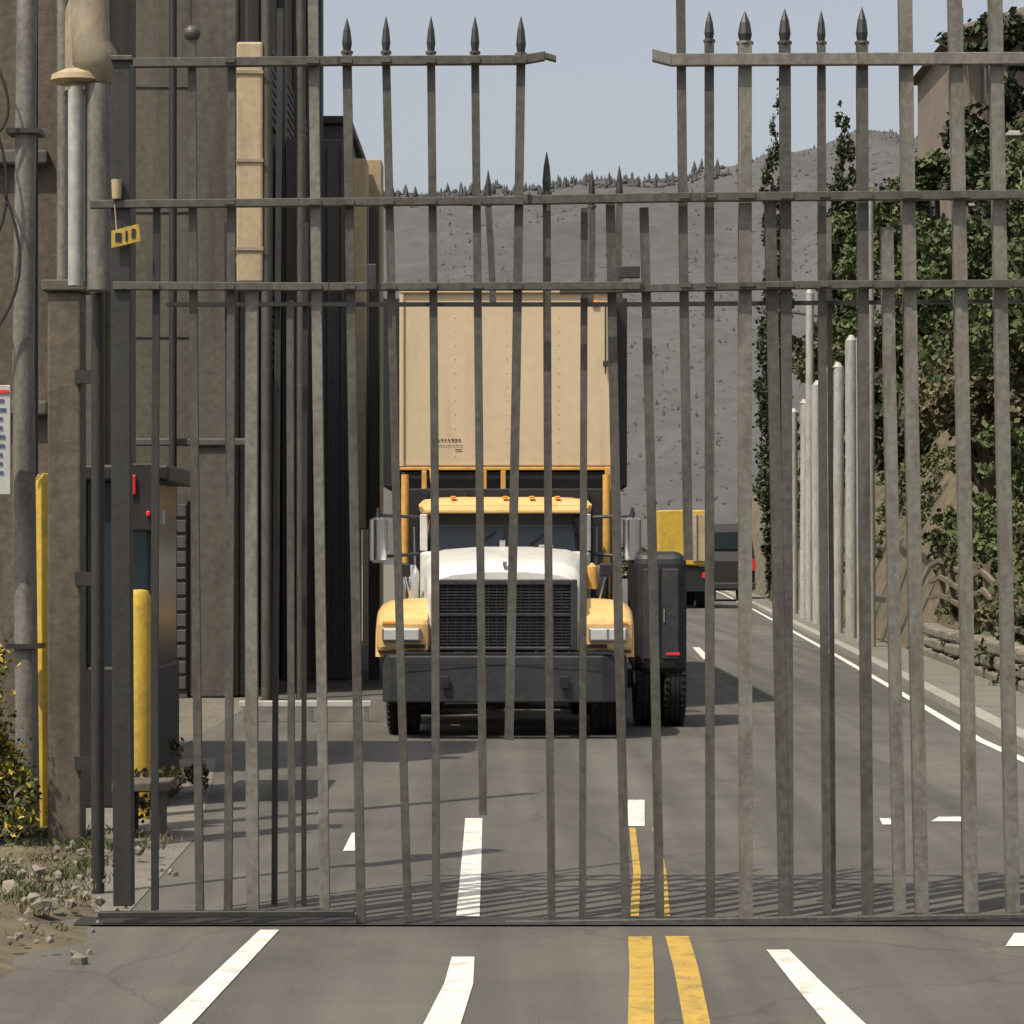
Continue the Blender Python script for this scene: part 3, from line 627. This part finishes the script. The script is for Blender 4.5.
for (x0,x1,y0,y1,z,t) in [(12.5,21.5,73.4,82.5,hz+9.01,1.6)]:
    v=[bm.verts.new(p) for p in [(x0+.5,y0,z),(x1,y0,z),(x1,y1,z),(x0+.5,y1,z),(x0+3.5,(y0+y1)/2,z+t),(x1-2,(y0+y1)/2,z+t)]]
    for f in [(0,1,2,3),(0,1,5,4),(2,3,4,5),(1,2,5),(3,0,4)]: bm.faces.new([v[i] for i in f])
finish('roof',bm,M['roof'],H)
boxes('string_band',[(12.95,21,73.9,73.999,hz+5.9,hz+6.05)],M['signwhite'],H,bevel=.02)
V=empty('yellow_box_truck',(6,92,0))
boxes('box',[(5.25,7.25,90,96,1.55,3.55)],M['yellow'],V,bevel=.05)
boxes('box_door_panel',[(6.5,7.15,89.95,89.995,1.7,3.4)],M['cream'],V,bevel=.02); boxes('door_bars',[(6.62,6.66,89.9,89.945,1.7,3.4),(6.95,6.99,89.9,89.945,1.7,3.4)],M['alu'],V)
boxes('chassis',[(5.4,7.1,90.1,97.5,.6,1.5)],M['black'],V,bevel=.03); boxes('cab',[(5.4,7.1,96.2,98,.8,2.9)],M['yellow'],V,bevel=.15)
boxes('tail_lamps',[(5.45,5.65,90.02,90.095,1.1,1.3),(6.85,7.05,90.02,90.095,1.1,1.3)],M['red'],V)
for x in (5.6,6.9):
    for k,y in enumerate((91.5,97)): tyre('wheel_%d'%k,x,y,.45,.35,V)
W=empty('parked_van',(8.9,118,0))
def vs(z,w,y0,y1): return [(9.3-w,y0,z),(9.3+w,y0,z),(9.3+w,y1,z),(9.3-w,y1,z)]
loft('body',[vs(.45,1.0,106,111),vs(1.7,1.02,105.9,111.2),vs(2.1,.98,106.05,110.4),vs(3.1,.86,106.4,109.9),vs(3.3,.72,106.7,109.5)],M['gated'],W,smooth=False,bevel=.12)
boxes('rear_window',[(8.55,10.05,106.0,106.1,2.2,2.95)],M['glass'],W,bevel=.03); boxes('tail_lights',[(8.33,8.5,105.84,105.9,1.3,1.8),(10.1,10.27,105.84,105.9,1.3,1.8)],M['red'],W); boxes('bumper',[(8.3,10.3,105.7,105.89,.5,.8)],M['bumper'],W,bevel=.05)
for x in (8.55,10.05):
    for k,y in enumerate((107,110.3)): tyre('wheel_%d'%k,x,y,.4,.3,W)
for x,y,h in [(11.2,86,9.5)]:
    s=empty('street_lamp',(x,y,0)); tube('mast',[(x,y,0),(x,y,h),(x-.4,y,h+.6),(x-1.8,y,h+.8)],[.1,.06,.05,.04],M['gate'],s,10)
    boxes('lamp_head',[(x-2.5,x-1.7,y-.15,y+.15,h+.72,h+.86)],M['gate'],s,bevel=.05)
foliage('roadside_bushes',[(R(9,42),R(225,260),R(.5,1.5),R(1.5,3),R(1.5,3),R(.8,1.8)) for _ in range(60)],14000,.35,M['leafd'])

# ---------------------------------------------------------------- HILLS (over 1 km away)
K3=4.0
def ridge(x):
    P=[(-260,46),(-60,58),(-20,60),(15,61),(32,62),(45,65),(56,70),(66,69),(90,76),(140,60),(300,70)]
    for (xa,a),(xb,b) in zip(P,P[1:]):
        if x<=xb:
            t=max(0,(x-xa)/(xb-xa)); t=t*t*(3-2*t); return a+(b-a)*t
    return 70
bm=bmesh.new(); g=[]; nx,ny=300,110
for j in range(ny+1):
    row=[]; t=j/ny; y=235+t*250
    for i in range(nx+1):
        x=-260+i/nx*520
        s=min(1,t/.66); prof=s**.75 if t<=.66 else 1-(t-.66)*.9
        h=ridge(x)*prof-.5
        rg=abs(noise.noise(Vector((x*.045,y*.02,7))))
        h+=7*s*noise.noise(Vector((x*.018,y*.018,1)))*(1-abs(s-.5)) +2.0*noise.noise(Vector((x*.06,y*.06,4)))*s+1.0*noise.noise(Vector((x*.25,y*.25,4)))*s -9*rg*s*(1-s)*2
        row.append(bm.verts.new((x*K3,y*K3,h*K3)))
    g.append(row)
for j in range(ny):
    for i in range(nx): bm.faces.new([g[j][i],g[j][i+1],g[j+1][i+1],g[j+1][i]])
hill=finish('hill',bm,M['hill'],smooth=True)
from mathutils.bvhtree import BVHTree
bv=BVHTree.FromPolygons([v.co[:] for v in hill.data.vertices],[p.vertices[:] for p in hill.data.polygons])
def hh(x,y):
    r=bv.ray_cast(Vector((x,y,900)),Vector((0,0,-1))); return r[0].z if r[0] else 0
V_=[];F_=[]
def crown(x,y,z,r,h,con):
    n=6; base=len(V_)
    prof=[(0,.35),(.15,1),(.45,.75),(.75,.38),(1,.03)] if con else [(0,.4),(.2,.9),(.5,1),(.8,.7),(1,.15)]
    for t,k in prof:
        for i in range(n):
            a=i*6.283/n+t; q=r*k*R(.7,1.2); V_.append((x+q*math.cos(a),y+q*math.sin(a),z+h*t*R(.93,1.05)))
    for l in range(len(prof)-1):
        for i in range(n): F_.append((base+l*n+i,base+l*n+(i+1)%n,base+(l+1)*n+(i+1)%n,base+(l+1)*n+i))
    F_.append(tuple(base+(len(prof)-1)*n+i for i in range(n)))
for k in range(20000):
    edge=k<1500
    if edge: x=R(-75,80); y=R(385,404)
    else: x=R(-60,110); y=240+160*R(0,1)
    if not edge and noise.noise(Vector((x*.09,y*.05,2)))<.0+R(-.1,.1): continue
    con=R(0,1)<(.6 if edge else .15)
    s=(R(.9,2.4) if con else R(.6,1.3))*(.38 if not edge else .9)
    if x>34 and edge: s*=.45
    z=hh(x*K3,y*K3)-1.0
    crown(x*K3,y*K3,z,s*K3*(.25 if con else .6),s*K3*(1 if con else .8),con)
me=bpy.data.meshes.new('distant_trees'); me.from_pydata(V_,[],F_); me.materials.append(M['hilltree'])
for p in me.polygons: p.use_smooth=True
col.objects.link(bpy.data.objects.new('distant_trees',me))

# ---------------------------------------------------------------- light, sky, camera
d=Vector((.36,.36,-.86)).normalized()
sun=bpy.data.lights.new('sun','SUN'); sun.energy=4.9; sun.angle=math.radians(.6); sun.color=(1,.905,.75)
so=bpy.data.objects.new('sun',sun); so.rotation_euler=d.to_track_quat('-Z','Y').to_euler(); so.location=(-20,-20,40); col.objects.link(so)
w=bpy.data.worlds.new('World'); scene.world=w; w.use_nodes=True
nt=w.node_tree; sk=nt.nodes.new('ShaderNodeTexSky'); sk.sky_type='NISHITA'; sk.sun_disc=False
sd=-d; sk.sun_elevation=math.asin(sd.z); sk.sun_rotation=math.atan2(sd.x,sd.y)
sk.dust_density=4; sk.air_density=1.0; sk.ozone_density=1.0
hs=nt.nodes.new('ShaderNodeHueSaturation'); hs.inputs['Saturation'].default_value=.42; hs.inputs['Value'].default_value=1.35
bg=nt.nodes['Background']; bg.inputs['Strength'].default_value=.115; nt.links.new(sk.outputs[0],hs.inputs['Color']); nt.links.new(hs.outputs[0],bg.inputs[0])
cam=bpy.data.cameras.new('camera'); co=bpy.data.objects.new('camera',cam); col.objects.link(co)
co.location=(0,0,1.75); co.rotation_euler=(math.radians(90),0,0); cam.sensor_width=36; cam.lens=2500/1024*36; cam.shift_y=48/1024; cam.clip_end=9000
scene.camera=co
scene.view_settings.view_transform='Standard'
